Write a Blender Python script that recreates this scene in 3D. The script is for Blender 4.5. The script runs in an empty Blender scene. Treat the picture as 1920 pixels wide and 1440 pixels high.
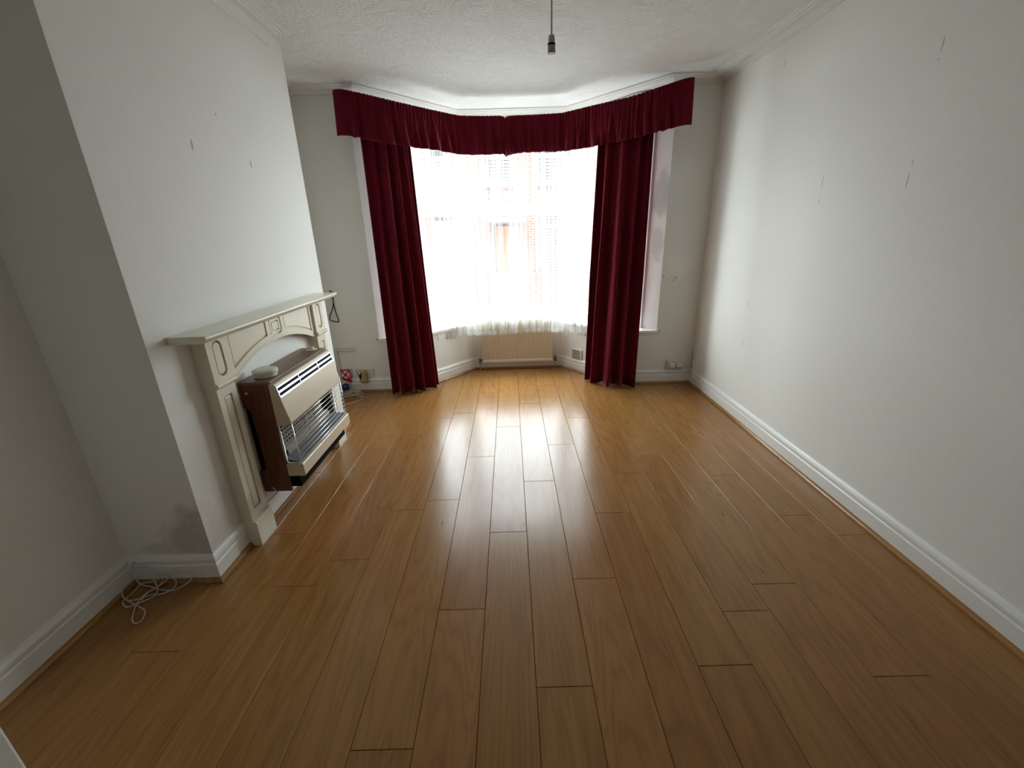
import bpy, bmesh, math, random
from mathutils import Vector, Matrix

# ------------------------------------------------------------------ camera, world, light, exposure
sc = bpy.context.scene
COL = sc.collection
FPX, PITCH, YAW, ROLL, CAMH = 796.2, 0.339996, -0.001874, -0.029318, 1.468


def cam_axes():
    cp, sp = math.cos(PITCH), math.sin(PITCH)
    f = Vector((math.sin(YAW) * cp, math.cos(YAW) * cp, -sp))
    r = Vector((math.cos(YAW), -math.sin(YAW), 0))
    u = r.cross(f)
    c, s = math.cos(ROLL), math.sin(ROLL)
    return c * r + s * u, -s * r + c * u, f


RX, UX, FX = cam_axes()
cam_d = bpy.data.cameras.new('camera')
cam = bpy.data.objects.new('camera', cam_d)
COL.objects.link(cam)
cam_d.sensor_width = 36
cam_d.lens = FPX / 1920 * 36
cam_d.clip_start = 0.01
m = Matrix((RX, UX, -FX)).transposed().to_4x4()
m.translation = Vector((0, 0, CAMH))
cam.matrix_world = m
sc.camera = cam

sc.view_settings.view_transform = 'Standard'
sc.view_settings.look = 'None'
sc.view_settings.gamma = 1
sc.view_settings.use_curve_mapping = False
sc.view_settings.exposure = 1.68
sc.cycles.max_bounces = 6
sc.cycles.diffuse_bounces = 4
sc.cycles.glossy_bounces = 3
sc.cycles.transmission_bounces = 4
sc.cycles.transparent_max_bounces = 24
sc.cycles.sample_clamp_indirect = 1.5
sc.cycles.caustics_reflective = False
sc.cycles.blur_glossy = 1.0
sc.cycles.use_denoising = True
sc.cycles.use_guiding = True
sc.cycles.use_adaptive_sampling = True
sc.cycles.adaptive_threshold = 0.1
sc.cycles.adaptive_min_samples = 32

world = bpy.data.worlds.new('overcast_sky')
sc.world = world
world.use_nodes = True
bg = world.node_tree.nodes['Background']
bg.inputs[0].default_value = (0.90, 0.955, 1.0, 1)
bg.inputs[1].default_value = 6.0

# bay outline (inner wall face) and the window line behind the sill
A, B, C, D = (-.99, 4.07), (-.43, 4.72), (.565, 4.72), (1.12, 4.07)
WOFF = .227
CEIL = 2.625


def offset_path(path, d):
    """offset an open 2-D path by d to the left of travel, mitred"""
    out = []
    n = len(path)
    nr = []
    for i in range(n - 1):
        dx, dy = path[i + 1][0] - path[i][0], path[i + 1][1] - path[i][1]
        l = math.hypot(dx, dy)
        nr.append((-dy / l, dx / l))
    for i in range(n):
        if i == 0:
            a = nr[0]; k = 1
        elif i == n - 1:
            a = nr[-1]; k = 1
        else:
            a = (nr[i - 1][0] + nr[i][0], nr[i - 1][1] + nr[i][1])
            l = math.hypot(*a) or 1e-6
            a = (a[0] / l, a[1] / l)
            k = 1 / max(.2, a[0] * nr[i][0] + a[1] * nr[i][1])
        out.append((path[i][0] + a[0] * d * k, path[i][1] + a[1] * d * k))
    return out


def bay_line(d, y0=4.07):
    """the bay polyline pushed outwards by d and trimmed at y0"""
    p = offset_path([A, B, C, D], d)
    def trim(p0, p1):
        t = (y0 - p0[1]) / (p1[1] - p0[1])
        return (p0[0] + (p1[0] - p0[0]) * t, y0)
    p[0] = trim(p[1], p[0]); p[3] = trim(p[2], p[3])
    return p


WL = bay_line(WOFF)
for i in range(3):                               # sky portals: only guide the sampling of the sky through the three windows
    a, b = Vector((*WL[i], 0)), Vector((*WL[i + 1], 0))
    ld = bpy.data.lights.new('bay_window_portal', 'AREA')
    ld.shape = 'RECTANGLE'
    ld.size = (b - a).length
    ld.size_y = 1.9
    ld.cycles.is_portal = True
    lo = bpy.data.objects.new('bay_window_portal', ld)
    COL.objects.link(lo)
    u = (b - a).normalized()
    nrm = Vector((-u.y, u.x, 0))
    mid = (a + b) / 2 + nrm * .12 + Vector((0, 0, 1.49))
    mm = Matrix((u, Vector((0, 0, 1)), nrm)).transposed().to_4x4()
    if (mm.to_3x3() @ Vector((0, 0, -1))).dot(-nrm) < 0:
        mm = Matrix((-u, Vector((0, 0, 1)), -nrm)).transposed().to_4x4()
    mm.translation = mid
    lo.matrix_world = mm
    lo['kind'] = 'helper'


# ------------------------------------------------------------------ helpers
def at(px, py, x=None, y=None, z=None):
    """photo pixel -> point on a known plane of the room"""
    d = FX + RX * ((px - 960) / FPX) - UX * ((py - 720) / FPX)
    if x is not None: t = x / d.x
    elif y is not None: t = y / d.y
    else: t = (z - CAMH) / d.z
    return Vector((0, 0, CAMH)) + d * t


class M:
    def __init__(s):
        s.v = []; s.f = []; s.sm = []

    def add(s, vs, fs, smooth=False):
        o = len(s.v)
        s.v += [tuple(v) for v in vs]
        s.f += [tuple(i + o for i in f) for f in fs]
        s.sm += [smooth] * len(fs)
        return s

    def box(s, x0, x1, y0, y1, z0, z1):
        return s.add([(x, y, z) for z in (z0, z1) for y in (y0, y1) for x in (x0, x1)],
                     [(0, 2, 3, 1), (4, 5, 7, 6), (0, 1, 5, 4), (2, 6, 7, 3), (0, 4, 6, 2), (1, 3, 7, 5)])

    def obox(s, o, u, v, w):
        """box from corner o with edge vectors u, v, w"""
        o, u, v, w = map(Vector, (o, u, v, w))
        return s.add([o + u * i + v * j + w * k for k in (0, 1) for j in (0, 1) for i in (0, 1)],
                     [(0, 2, 3, 1), (4, 5, 7, 6), (0, 1, 5, 4), (2, 6, 7, 3), (0, 4, 6, 2), (1, 3, 7, 5)])

    def prism(s, poly, lo, hi, axis='z', smooth=False):
        """extrude a 2-D polygon: axis z -> (x,y), axis y -> (x,z), axis x -> (y,z)"""
        def p(q, h):
            return {'z': (q[0], q[1], h), 'y': (q[0], h, q[1]), 'x': (h, q[0], q[1])}[axis]
        n = len(poly)
        vs = [p(q, lo) for q in poly] + [p(q, hi) for q in poly]
        fs = [tuple(range(n - 1, -1, -1)), tuple(range(n, 2 * n))]
        s.add(vs, fs)
        s.add(vs, [(i, (i + 1) % n, (i + 1) % n + n, i + n) for i in range(n)], smooth)
        return s

    def tube(s, pts, r, n=8, closed=False):
        pts = [Vector(p) for p in pts]
        rad = r if isinstance(r, (list, tuple)) else [r] * len(pts)
        t0 = (pts[1] - pts[0]).normalized()
        nrm = t0.orthogonal().normalized()
        vs = []
        N = len(pts)
        for i, p in enumerate(pts):
            a = pts[(i - 1) % N] if (closed or i) else p
            b = pts[(i + 1) % N] if (closed or i < N - 1) else p
            t = (b - a)
            t = t.normalized() if t.length > 1e-9 else t0
            nrm = (nrm - t * nrm.dot(t))
            nrm = nrm.normalized() if nrm.length > 1e-6 else t.orthogonal().normalized()
            bn = t.cross(nrm)
            vs += [p + (nrm * math.cos(k * 2 * math.pi / n) + bn * math.sin(k * 2 * math.pi / n)) * rad[i] for k in range(n)]
        fs = []
        for i in range(N if closed else N - 1):
            j = (i + 1) % N
            fs += [(i * n + k, i * n + (k + 1) % n, j * n + (k + 1) % n, j * n + k) for k in range(n)]
        s.add(vs, fs, True)
        if not closed:
            s.add(vs[:n], [tuple(range(n - 1, -1, -1))]); s.add(vs[-n:], [tuple(range(n))])
        return s

    def lathe(s, prof, c, n=24, axis='z', smooth=True):
        """prof = [(radius, height)]"""
        c = Vector(c)
        vs = []
        for r, h in prof:
            for k in range(n):
                a = 2 * math.pi * k / n
                q = (r * math.cos(a), r * math.sin(a), h)
                if axis == 'y': q = (q[0], q[2], q[1])
                if axis == 'x': q = (q[2], q[0], q[1])
                vs.append(c + Vector(q))
        fs = [(i * n + k, i * n + (k + 1) % n, (i + 1) * n + (k + 1) % n, (i + 1) * n + k) for i in range(len(prof) - 1) for k in range(n)]
        s.add(vs, fs, smooth)
        s.add(vs[:n], [tuple(range(n - 1, -1, -1))]); s.add(vs[-n:], [tuple(range(n))])
        return s

    def grid(s, rows):
        w = len(rows[0])
        vs = [p for r in rows for p in r]
        fs = [(i * w + j, i * w + j + 1, (i + 1) * w + j + 1, (i + 1) * w + j) for i in range(len(rows) - 1) for j in range(w - 1)]
        return s.add(vs, fs, True)

    def sweep(s, path, i, prof, zo=0):
        """sweep a closed (d,z) profile along segment i of path, mitred with its neighbours; d to the left of travel"""
        offs = [offset_path(path, d) for d, z in prof]
        n = len(prof)
        vs = [(*offs[k][i], prof[k][1] + (zo[0] if isinstance(zo, tuple) else zo)) for k in range(n)] + \
             [(*offs[k][i + 1], prof[k][1] + (zo[1] if isinstance(zo, tuple) else zo)) for k in range(n)]
        fs = [(k, (k + 1) % n, (k + 1) % n + n, k + n) for k in range(n)]
        s.add(vs, fs + [tuple(range(n - 1, -1, -1)), tuple(range(n, 2 * n))])
        return s


def plate(outline, holes, lo, hi, axis='x'):
    """filled 2-D outline with holes, extruded between lo and hi along an axis -> M"""
    cu = bpy.data.curves.new('tmp', 'CURVE')
    cu.dimensions = '2D'; cu.fill_mode = 'BOTH'
    cu.extrude = (hi - lo) / 2
    for poly in [outline] + holes:
        sp = cu.splines.new('POLY')
        sp.points.add(len(poly) - 1)
        for p, q in zip(sp.points, poly): p.co = (q[0], q[1], 0, 1)
        sp.use_cyclic_u = True
    ob = bpy.data.objects.new('tmp', cu)
    COL.objects.link(ob)
    dg = bpy.context.evaluated_depsgraph_get()
    me = bpy.data.meshes.new_from_object(ob.evaluated_get(dg))
    mid = (lo + hi) / 2
    r = M()
    vs = []
    for v in me.vertices:
        a, b, h = v.co
        vs.append({'x': (mid + h, a, b), 'y': (a, mid + h, b), 'z': (a, b, mid + h)}[axis])
    r.add(vs, [tuple(p.vertices) for p in me.polygons])
    bpy.data.objects.remove(ob); bpy.data.curves.remove(cu); bpy.data.meshes.remove(me)
    return r


def rect(y0, y1, z0, z1):
    return [(y0, z0), (y1, z0), (y1, z1), (y0, z1)]


def smooth_path(pts, k=6, closed=False):
    """Catmull-Rom"""
    pts = [Vector(p) for p in pts]
    n = len(pts)
    out = []
    for i in range(n if closed else n - 1):
        p0 = pts[(i - 1) % n] if (closed or i) else pts[0]
        p1 = pts[i]; p2 = pts[(i + 1) % n]
        p3 = pts[(i + 2) % n] if (closed or i + 2 < n) else pts[-1]
        for j in range(k):
            t = j / k
            out.append(.5 * ((2 * p1) + (p2 - p0) * t + (2 * p0 - 5 * p1 + 4 * p2 - p3) * t * t + (3 * p1 - p0 - 3 * p2 + p3) * t ** 3))
    if not closed: out.append(pts[-1])
    return out


def wpos(o):
    v = Vector((0, 0, 0))
    while o is not None:
        v = v + o.location; o = o.parent
    return v


def obj(name, mb, mat, parent=None, loc=None, bevel=0, label=None, fixn=True):
    """one mesh object; mb in world coordinates, origin moved to loc (or the parent's place)"""
    me = bpy.data.meshes.new(name)
    base = Vector(loc) if loc is not None else (wpos(parent) if parent else Vector((0, 0, 0)))
    me.from_pydata([tuple(Vector(v) - base) for v in mb.v], [], mb.f)
    me.polygons.foreach_set('use_smooth', mb.sm)
    if fixn:
        b = bmesh.new(); b.from_mesh(me)
        bmesh.ops.remove_doubles(b, verts=b.verts, dist=1e-6)
        bmesh.ops.recalc_face_normals(b, faces=b.faces)
        b.to_mesh(me); b.free()
    me.materials.append(mat)
    me.update()
    o = bpy.data.objects.new(name, me)
    COL.objects.link(o)
    if parent:
        o.parent = parent
        o.location = base - wpos(parent)
    else:
        o.location = base
    if bevel:
        bv = o.modifiers.new('bevel', 'BEVEL')
        bv.width = bevel; bv.segments = 2; bv.limit_method = 'ANGLE'; bv.angle_limit = math.radians(35)
        bv.harden_normals = False
    if label: o['label'] = label
    return o


def tag(o, label, cat, group=None, kind=None):
    o['label'] = label; o['category'] = cat
    if group: o['group'] = group
    if kind: o['kind'] = kind
    return o


def thing(name, label, cat, loc, group=None, kind=None):
    o = bpy.data.objects.new(name, None)
    o.empty_display_size = .05
    COL.objects.link(o)
    o.location = loc
    return tag(o, label, cat, group, kind)


# ------------------------------------------------------------------ materials
class NT:
    def __init__(s, name):
        s.m = bpy.data.materials.new(name)
        s.m.use_nodes = True
        s.t = s.m.node_tree
        s.n = s.t.nodes
        s.p = s.n['Principled BSDF']

    def node(s, typ, **kw):
        x = s.n.new(typ)
        for k, v in kw.items():
            if k.startswith('i_'):
                x.inputs[int(k[2:])].default_value = v
            else:
                setattr(x, k, v)
        return x

    def link(s, a, b):
        s.t.links.new(a, b)

    def math(s, op, a, b=None, c=None):
        x = s.n.new('ShaderNodeMath'); x.operation = op
        for i, v in enumerate((a, b, c)):
            if v is None: continue
            if isinstance(v, (int, float)): x.inputs[i].default_value = v
            else: s.link(v, x.inputs[i])
        return x.outputs[0]

    def mix(s, f, a, b, mode='MIX'):
        x = s.n.new('ShaderNodeMix'); x.data_type = 'RGBA'; x.blend_type = mode
        for i, v in ((0, f), (6, a), (7, b)):
            if isinstance(v, (int, float)): x.inputs[i].default_value = v
            elif isinstance(v, tuple): x.inputs[i].default_value = (*v[:3], 1)
            else: s.link(v, x.inputs[i])
        return x.outputs[2]

    def coords(s, scale=(1, 1, 1), kind='Object'):
        tc = s.n.new('ShaderNodeTexCoord')
        mp = s.n.new('ShaderNodeMapping')
        mp.inputs['Scale'].default_value = scale
        s.link(tc.outputs[kind], mp.inputs[0])
        return mp.outputs[0]

    def noise(s, vec, scale, detail=3, rough=.55, dist=0):
        x = s.n.new('ShaderNodeTexNoise')
        s.link(vec, x.inputs['Vector'])
        x.inputs['Scale'].default_value = scale
        x.inputs['Detail'].default_value = detail
        x.inputs['Roughness'].default_value = rough
        x.inputs['Distortion'].default_value = dist
        return x.outputs[0]

    def ramp(s, f, stops):
        x = s.n.new('ShaderNodeValToRGB')
        el = x.color_ramp.elements
        while len(el) < len(stops): el.new(.5)
        for e, (p, c) in zip(el, stops):
            e.position = p; e.color = (*c[:3], 1)
        s.link(f, x.inputs[0])
        return x.outputs[0]

    def bump(s, h, strength, dist=.01):
        x = s.n.new('ShaderNodeBump')
        x.inputs['Strength'].default_value = strength
        x.inputs['Distance'].default_value = dist
        s.link(h, x.inputs['Height'])
        s.link(x.outputs[0], s.p.inputs['Normal'])

    def col(s, c):
        if isinstance(c, tuple): s.p.inputs['Base Color'].default_value = (*c[:3], 1)
        else: s.link(c, s.p.inputs['Base Color'])

    def set(s, **kw):
        for k, v in kw.items():
            s.p.inputs[k.replace('_', ' ')].default_value = v
        return s


def simple(name, c, rough=.5, metal=0, var=.06, scale=30, bump=0, **kw):
    n = NT(name)
    v = n.coords()
    nz = n.noise(v, scale, 3)
    f = n.math('MULTIPLY_ADD', nz, var * 2, 1 - var)
    x = n.n.new('ShaderNodeVectorMath'); x.operation = 'SCALE'
    x.inputs[0].default_value = c[:3]
    n.link(f, x.inputs['Scale'])
    n.link(x.outputs[0], n.p.inputs['Base Color'])
    n.set(Roughness=rough, Metallic=metal)
    n.set(**kw)
    if bump: n.bump(n.noise(v, scale * 6, 2), bump, .002)
    return n.m


def paint(name, c, marks=(), stains=(), uv='yz', rough=.62, tex=.25):
    """wall paint over slightly lumpy plaster; marks = thin scuffs (a,b,half width,half length,tilt), stains = soft patches (a,b,ra,rb,colour,amount)"""
    n = NT(name)
    v = n.coords()
    big = n.noise(v, 1.3, 3, .6)
    colr = n.mix(n.math('MULTIPLY', big, .35), c, (c[0] * .93, c[1] * .92, c[2] * .89))
    sep = n.n.new('ShaderNodeSeparateXYZ')
    n.link(v, sep.inputs[0])
    ia, ib = {'yz': (1, 2), 'xz': (0, 2), 'xy': (0, 1)}[uv]
    a, b = sep.outputs[ia], sep.outputs[ib]
    wob = n.noise(v, 9, 4, .65)
    wob2 = n.noise(v, 34, 3, .7)
    for sa, sb, ra, rb, sc_, amt in stains:
        da = n.math('DIVIDE', n.math('SUBTRACT', a, sa), ra)
        db = n.math('DIVIDE', n.math('SUBTRACT', b, sb), rb)
        d = n.math('SQRT', n.math('ADD', n.math('MULTIPLY', da, da), n.math('MULTIPLY', db, db)))
        d = n.math('ADD', d, n.math('MULTIPLY_ADD', wob, 1.3, -.65))
        mk = n.n.new('ShaderNodeMapRange'); mk.interpolation_type = 'SMOOTHSTEP'
        mk.inputs[1].default_value = 1.15; mk.inputs[2].default_value = .55
        n.link(d, mk.inputs[0])
        f = n.math('MULTIPLY', mk.outputs[0], n.math('MULTIPLY_ADD', wob2, .9, .45))
        f = n.math('MINIMUM', n.math('MULTIPLY', f, amt), 1.0)
        colr = n.mix(f, colr, sc_)
    for ma, mb_, hw, hl, tilt in marks:
        ct, st = math.cos(tilt), math.sin(tilt)
        qa = n.math('SUBTRACT', a, ma); qb = n.math('SUBTRACT', b, mb_)
        u = n.math('ADD', n.math('MULTIPLY', qa, ct), n.math('MULTIPLY', qb, -st))
        w = n.math('ADD', n.math('MULTIPLY', qa, st), n.math('MULTIPLY', qb, ct))
        u = n.math('DIVIDE', u, hw); w = n.math('DIVIDE', w, hl)
        d = n.math('ADD', n.math('MULTIPLY', u, u), n.math('MULTIPLY', w, w))
        d = n.math('ADD', d, n.math('MULTIPLY_ADD', wob2, 1.2, -.6))
        f = n.math('MULTIPLY', n.math('LESS_THAN', d, 1.0), .58)
        colr = n.mix(f, colr, (.16, .15, .15))
    n.col(colr)
    n.set(Roughness=rough)
    n.p.inputs['Specular IOR Level'].default_value = .25
    h = n.math('ADD', n.noise(v, 160, 3, .6), n.math('MULTIPLY', n.noise(v, 26, 2), .8))
    n.bump(h, tex, .003)
    return n.m


WALLC = (.85, .84, .80)
MAT = {}
MAT['wall'] = paint('wall_paint', WALLC)
MAT['wall_right'] = paint('wall_paint_right', WALLC, marks=[
    (3.23, 2.45, .0028, .028, 0), (2.088, 2.15, .0028, .028, 0), (2.09, 2.10, .0024, .006, 0), (2.088, 1.715, .0024, .012, 0),
    (2.09, 1.645, .0028, .036, 0), (2.654, 1.70, .0024, .035, 0), (2.652, 1.6, .0024, .012, 0), (3.219, .917, .0028, .016, 0),
    (3.221, .61, .0028, .03, 0), (3.24, 2.52, .0028, .006, 0)])
MAT['wall_chimney'] = paint('wall_paint_chimney', WALLC, marks=[
    (2.127, 1.877, .006, .024, .12), (2.575, 1.862, .005, .021, .1), (2.355, 2.045, .005, .006, -.6)],
    stains=[(1.70, .20, .16, .25, (.60, .57, .54), .5)])
MAT['wall_recess'] = paint('wall_paint_recess', WALLC, uv='xz', stains=[
    (-1.43, .24, .15, .15, (.50, .47, .42), .85), (-1.58, .17, .14, .04, (.5, .47, .42), .5)])
MAT['wall_front_right'] = paint('wall_paint_front_right', WALLC, uv='xz', marks=[
    (1.555, 1.035, .008, .012, .4), (1.535, 1.015, .008, .008, 0), (1.475, 1.02, .007, .008, 0), (1.44, 1.05, .005, .014, 0)],
    stains=[(1.56, 1.16, .12, .13, (.90, .88, .85), .9)])
MAT['wall_front_left'] = paint('wall_paint_front_left', WALLC, uv='xz')
MAT['jamb_left'] = paint('reveal_plaster_clean', (.82, .80, .77))
MAT['jamb'] = paint('reveal_plaster', (.82, .80, .76), uv='yz', stains=[
    (4.11, 1.75, .09, .22, (.34, .33, .32), .6), (4.12, 1.35, .06, .16, (.38, .37, .35), .5)])
MAT['bay_low'] = paint('bay_wall_paint', WALLC, uv='xz')


def ceiling_mat():
    n = NT('stippled_ceiling_plaster')
    v = n.coords((1, 1.15, 1))
    a = n.noise(v, 7, 6, .68, .9)
    b = n.noise(v, 45, 4, .6, .5)
    h = n.math('ADD', n.math('MULTIPLY', n.math('SMOOTH_MAX' if False else 'MAXIMUM', a, .45), 1.0), n.math('MULTIPLY', b, .42))
    f = n.ramp(a, [(.40, (.86, .855, .84)), (.60, (.91, .905, .895))])
    n.col(n.mix(n.math('MULTIPLY', b, .15), f, (.82, .81, .79)))
    n.set(Roughness=.85)
    n.bump(h, 1.0, .025)
    return n.m


MAT['ceiling'] = ceiling_mat()
MAT['cornice'] = simple('cornice_paint', (.80, .79, .755), .6, var=.04, scale=12)
MAT['gloss_white'] = simple('gloss_white_paint', (.83, .82, .79), .28, var=.03, scale=8)
MAT['door_paint'] = simple('dull_door_paint', (.40, .37, .32), .5, var=.05)
MAT['upvc'] = simple('white_upvc', (.85, .86, .86), .25, var=.01)
MAT['cream_gloss'] = simple('cream_gloss_paint', (.80, .745, .62), .22, var=.03, scale=10)
MAT['groove'] = MAT['cream_gloss']
MAT['rad'] = simple('cream_radiator_enamel', (.76, .67, .50), .35, var=.02)
MAT['rad_rail'] = simple('pale_radiator_rail', (.82, .78, .68), .35, var=.02)
MAT['white_plastic'] = simple('white_plastic', (.82, .80, .76), .35, var=.02)
MAT['old_plastic'] = simple('aged_white_plastic', (.72, .69, .62), .4, var=.06, scale=60)
MAT['grey_plastic'] = simple('grey_lampholder_plastic', (.42, .42, .40), .45, var=.03)
MAT['cord'] = simple('aged_cream_flex', (.38, .34, .27), .55, var=.05)
MAT['beige'] = simple('beige_enamel', (.64, .53, .385), .32, var=.03, scale=14)
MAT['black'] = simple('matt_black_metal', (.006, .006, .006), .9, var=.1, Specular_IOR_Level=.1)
MAT['dark_inlay'] = simple('near_black_inlay', (.004, .004, .010), .8, Specular_IOR_Level=.1)
MAT['chrome'] = simple('polished_chrome', (.82, .82, .84), .14, 1, var=.02)
MAT['satin'] = simple('satin_aluminium', (.86, .86, .88), .3, .75, var=.02)
MAT['bronze'] = simple('heat_tinted_reflector', (.085, .06, .043), .55, .1, var=.15, scale=9)
MAT['ceramic'] = simple('radiant_ceramic', (.36, .325, .285), .7, var=.1, scale=50)
MAT['mesh_grey'] = simple('grey_tray_metal', (.20, .215, .23), .6, 0, var=.08)
MAT['red_tape'] = simple('red_tape', (.55, .01, .03), .4)
MAT['gold'] = simple('pale_gold_plastic', (.50, .36, .14), .35, var=.05)
MAT['blue'] = simple('dark_blue_plastic', (.012, .02, .14), .35)
MAT['led'] = simple('pale_blue_lens', (.7, .85, .95), .15)
MAT['blackcord'] = simple('black_cord', (.012, .012, .012), .6)
MAT['cable'] = simple('pale_grey_cable', (.62, .57, .53), .45, var=.03)
MAT['brass'] = simple('tarnished_valve_metal', (.16, .13, .11), .4, .7, var=.2, scale=60)
MAT['pipe'] = simple('dull_pipe', (.5, .48, .46), .35, .5)
MAT['subfloor'] = simple('dark_underlay', (.05, .033, .02), .9)
MAT['render'] = simple('pale_stone', (.38, .37, .34), .9, var=.06, scale=3)
MAT['tarmac'] = simple('tarmac', (.09, .09, .093), .9, var=.2, scale=20)
MAT['pavement'] = simple('pavement', (.30, .295, .285), .9, var=.15, scale=6)
MAT['far_frame'] = simple('far_window_frame', (.75, .76, .76), .5)
MAT['concrete'] = simple('pale_concrete', (.34, .335, .325), .9, var=.08, scale=5)
MAT['darkpane'] = simple('dark_far_glass', (.03, .035, .04), .08)
MAT['blind'] = simple('white_slat_blind', (.60, .62, .63), .5)
MAT['orange_door'] = simple('orange_red_door_paint', (.40, .12, .05), .4)
MAT['tile_red'] = simple('roof_tile', (.25, .10, .07), .8, var=.2)


def brick_mat():
    n = NT('red_orange_brick')
    tc = n.n.new('ShaderNodeTexCoord')
    sep = n.n.new('ShaderNodeSeparateXYZ'); n.link(tc.outputs['Object'], sep.inputs[0])
    cb = n.n.new('ShaderNodeCombineXYZ')
    n.link(n.math('ADD', sep.outputs[0], sep.outputs[1]), cb.inputs[0]); n.link(sep.outputs[2], cb.inputs[1])
    b = n.n.new('ShaderNodeTexBrick')
    n.link(cb.outputs[0], b.inputs[0])
    b.inputs['Color1'].default_value = (.22, .085, .05, 1)
    b.inputs['Color2'].default_value = (.17, .062, .04, 1)
    b.inputs['Mortar'].default_value = (.28, .25, .22, 1)
    b.inputs['Scale'].default_value = 1
    b.inputs['Brick Width'].default_value = .225
    b.inputs['Row Height'].default_value = .075
    b.inputs['Mortar Size'].default_value = .009
    n.link(b.outputs[0], n.p.inputs['Base Color'])
    n.set(Roughness=.9)
    n.bump(b.outputs[1], -.4, .01)
    return n.m


MAT['brick'] = brick_mat()


def oak_mat(name, dark=1.0):
    n = NT(name)
    tc = n.n.new('ShaderNodeTexCoord')
    oi = n.n.new('ShaderNodeObjectInfo')
    r = oi.outputs['Random']
    off = n.n.new('ShaderNodeCombineXYZ')
    n.link(n.math('MULTIPLY', r, 31.0), off.inputs[0]); n.link(n.math('MULTIPLY', r, 57.0), off.inputs[1])
    ad = n.n.new('ShaderNodeVectorMath'); ad.operation = 'ADD'
    n.link(tc.outputs['Object'], ad.inputs[0]); n.link(off.outputs[0], ad.inputs[1])

    def mapped(sx, sy):
        mp = n.n.new('ShaderNodeMapping'); mp.inputs['Scale'].default_value = (sx, sy, 1)
        n.link(ad.outputs[0], mp.inputs[0]); return mp.outputs[0]
    # cathedral figure: rings of a stretched noise field
    base = n.noise(mapped(5.0, .42), 1.0, 3, .45, .15)
    ring = n.math('FRACT', n.math('MULTIPLY', base, 19.0))
    tri = n.math('ABSOLUTE', n.math('MULTIPLY_ADD', ring, 2, -1))
    fig = n.math('POWER', tri, 2.2)
    pores = n.noise(mapped(150, 6), 1.0, 3, .7)
    streak = n.noise(mapped(26, .8), 1.0, 3, .6)
    cloud = n.noise(mapped(5, 1.5), 1.0, 2)
    c = n.ramp(streak, [(.25, (.305 * dark, .137 * dark, .037 * dark)), (.75, (.425 * dark, .200 * dark, .060 * dark))])
    c = n.mix(n.math('MULTIPLY', fig, .46), c, (.19 * dark, .082 * dark, .022 * dark))
    pm = n.n.new('ShaderNodeMapRange'); pm.inputs[1].default_value = .52; pm.inputs[2].default_value = .72
    n.link(pores, pm.inputs[0])
    c = n.mix(n.math('MULTIPLY', pm.outputs[0], .48), c, (.15 * dark, .064 * dark, .018 * dark))
    c = n.mix(n.math('MULTIPLY', cloud, .35), c, (.46 * dark, .224 * dark, .068 * dark))
    # knots
    vo = n.n.new('ShaderNodeTexVoronoi'); vo.inputs['Scale'].default_value = 1
    n.link(mapped(7, 2.1), vo.inputs['Vector'])
    kn = n.n.new('ShaderNodeMapRange'); kn.inputs[1].default_value = .055; kn.inputs[2].default_value = .02
    n.link(vo.outputs['Distance'], kn.inputs[0])
    c = n.mix(n.math('MULTIPLY', kn.outputs[0], .75), c, (.05, .022, .009))
    # every board a little lighter or darker
    hs = n.n.new('ShaderNodeHueSaturation')
    n.link(n.math('MULTIPLY_ADD', r, .12, .94), hs.inputs['Value'])
    n.link(n.math('MULTIPLY_ADD', n.math('FRACT', n.math('MULTIPLY', r, 7.3)), .008, .496), hs.inputs['Hue'])
    n.link(c, hs.inputs['Color'])
    n.link(hs.outputs[0], n.p.inputs['Base Color'])
    sm = n.noise(mapped(3, 3), 1.0, 4, .6)
    n.link(n.math('MULTIPLY_ADD', sm, .045, .215), n.p.inputs['Roughness'])
    n.p.inputs['Specular IOR Level'].default_value = .5
    return n.m


MAT['oak'] = oak_mat('oak_laminate', .92)
MAT['oak_bead'] = oak_mat('oak_beading', .9)


def teak_mat():
    n = NT('teak_veneer')
    v = n.coords((30, 3, 3))
    a = n.noise(v, 3, 4, .6, .4)
    v2 = n.coords((240, 240, 4))
    b = n.noise(v2, 1, 3, .6)
    c = n.ramp(a, [(.3, (.075, .022, .008)), (.55, (.16, .058, .02)), (.75, (.24, .10, .04))])
    n.col(n.mix(n.math('MULTIPLY', b, .5), c, (.07, .022, .009)))
    n.set(Roughness=.35)
    return n.m


def teak_top_mat():
    n = NT('teak_veneer_top')
    a = n.noise(n.coords((60, 3, 1)), 1.4, 4, .6, .3)
    c = n.ramp(a, [(.3, (.10, .045, .02)), (.55, (.20, .10, .05)), (.75, (.29, .16, .085))])
    n.col(c)
    n.set(Roughness=.38)
    return n.m


MAT['teak'] = teak_mat()
MAT['teak_top'] = teak_top_mat()


def velvet():
    n = NT('crimson_velvet')
    v = n.coords()
    z = n.noise(v, 14, 3)
    n.col(n.mix(z, (.10, .0026, .0095), (.145, .0044, .016)))
    n.set(Roughness=.85)
    n.p.inputs['Sheen Weight'].default_value = .60
    n.p.inputs['Sheen Roughness'].default_value = .3
    n.p.inputs['Sheen Tint'].default_value = (1.0, .30, .36, 1)
    n.p.inputs['Specular IOR Level'].default_value = .15
    n.bump(n.noise(v, 700, 2), .2, .001)
    return n.m


MAT['velvet'] = velvet()


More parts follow.
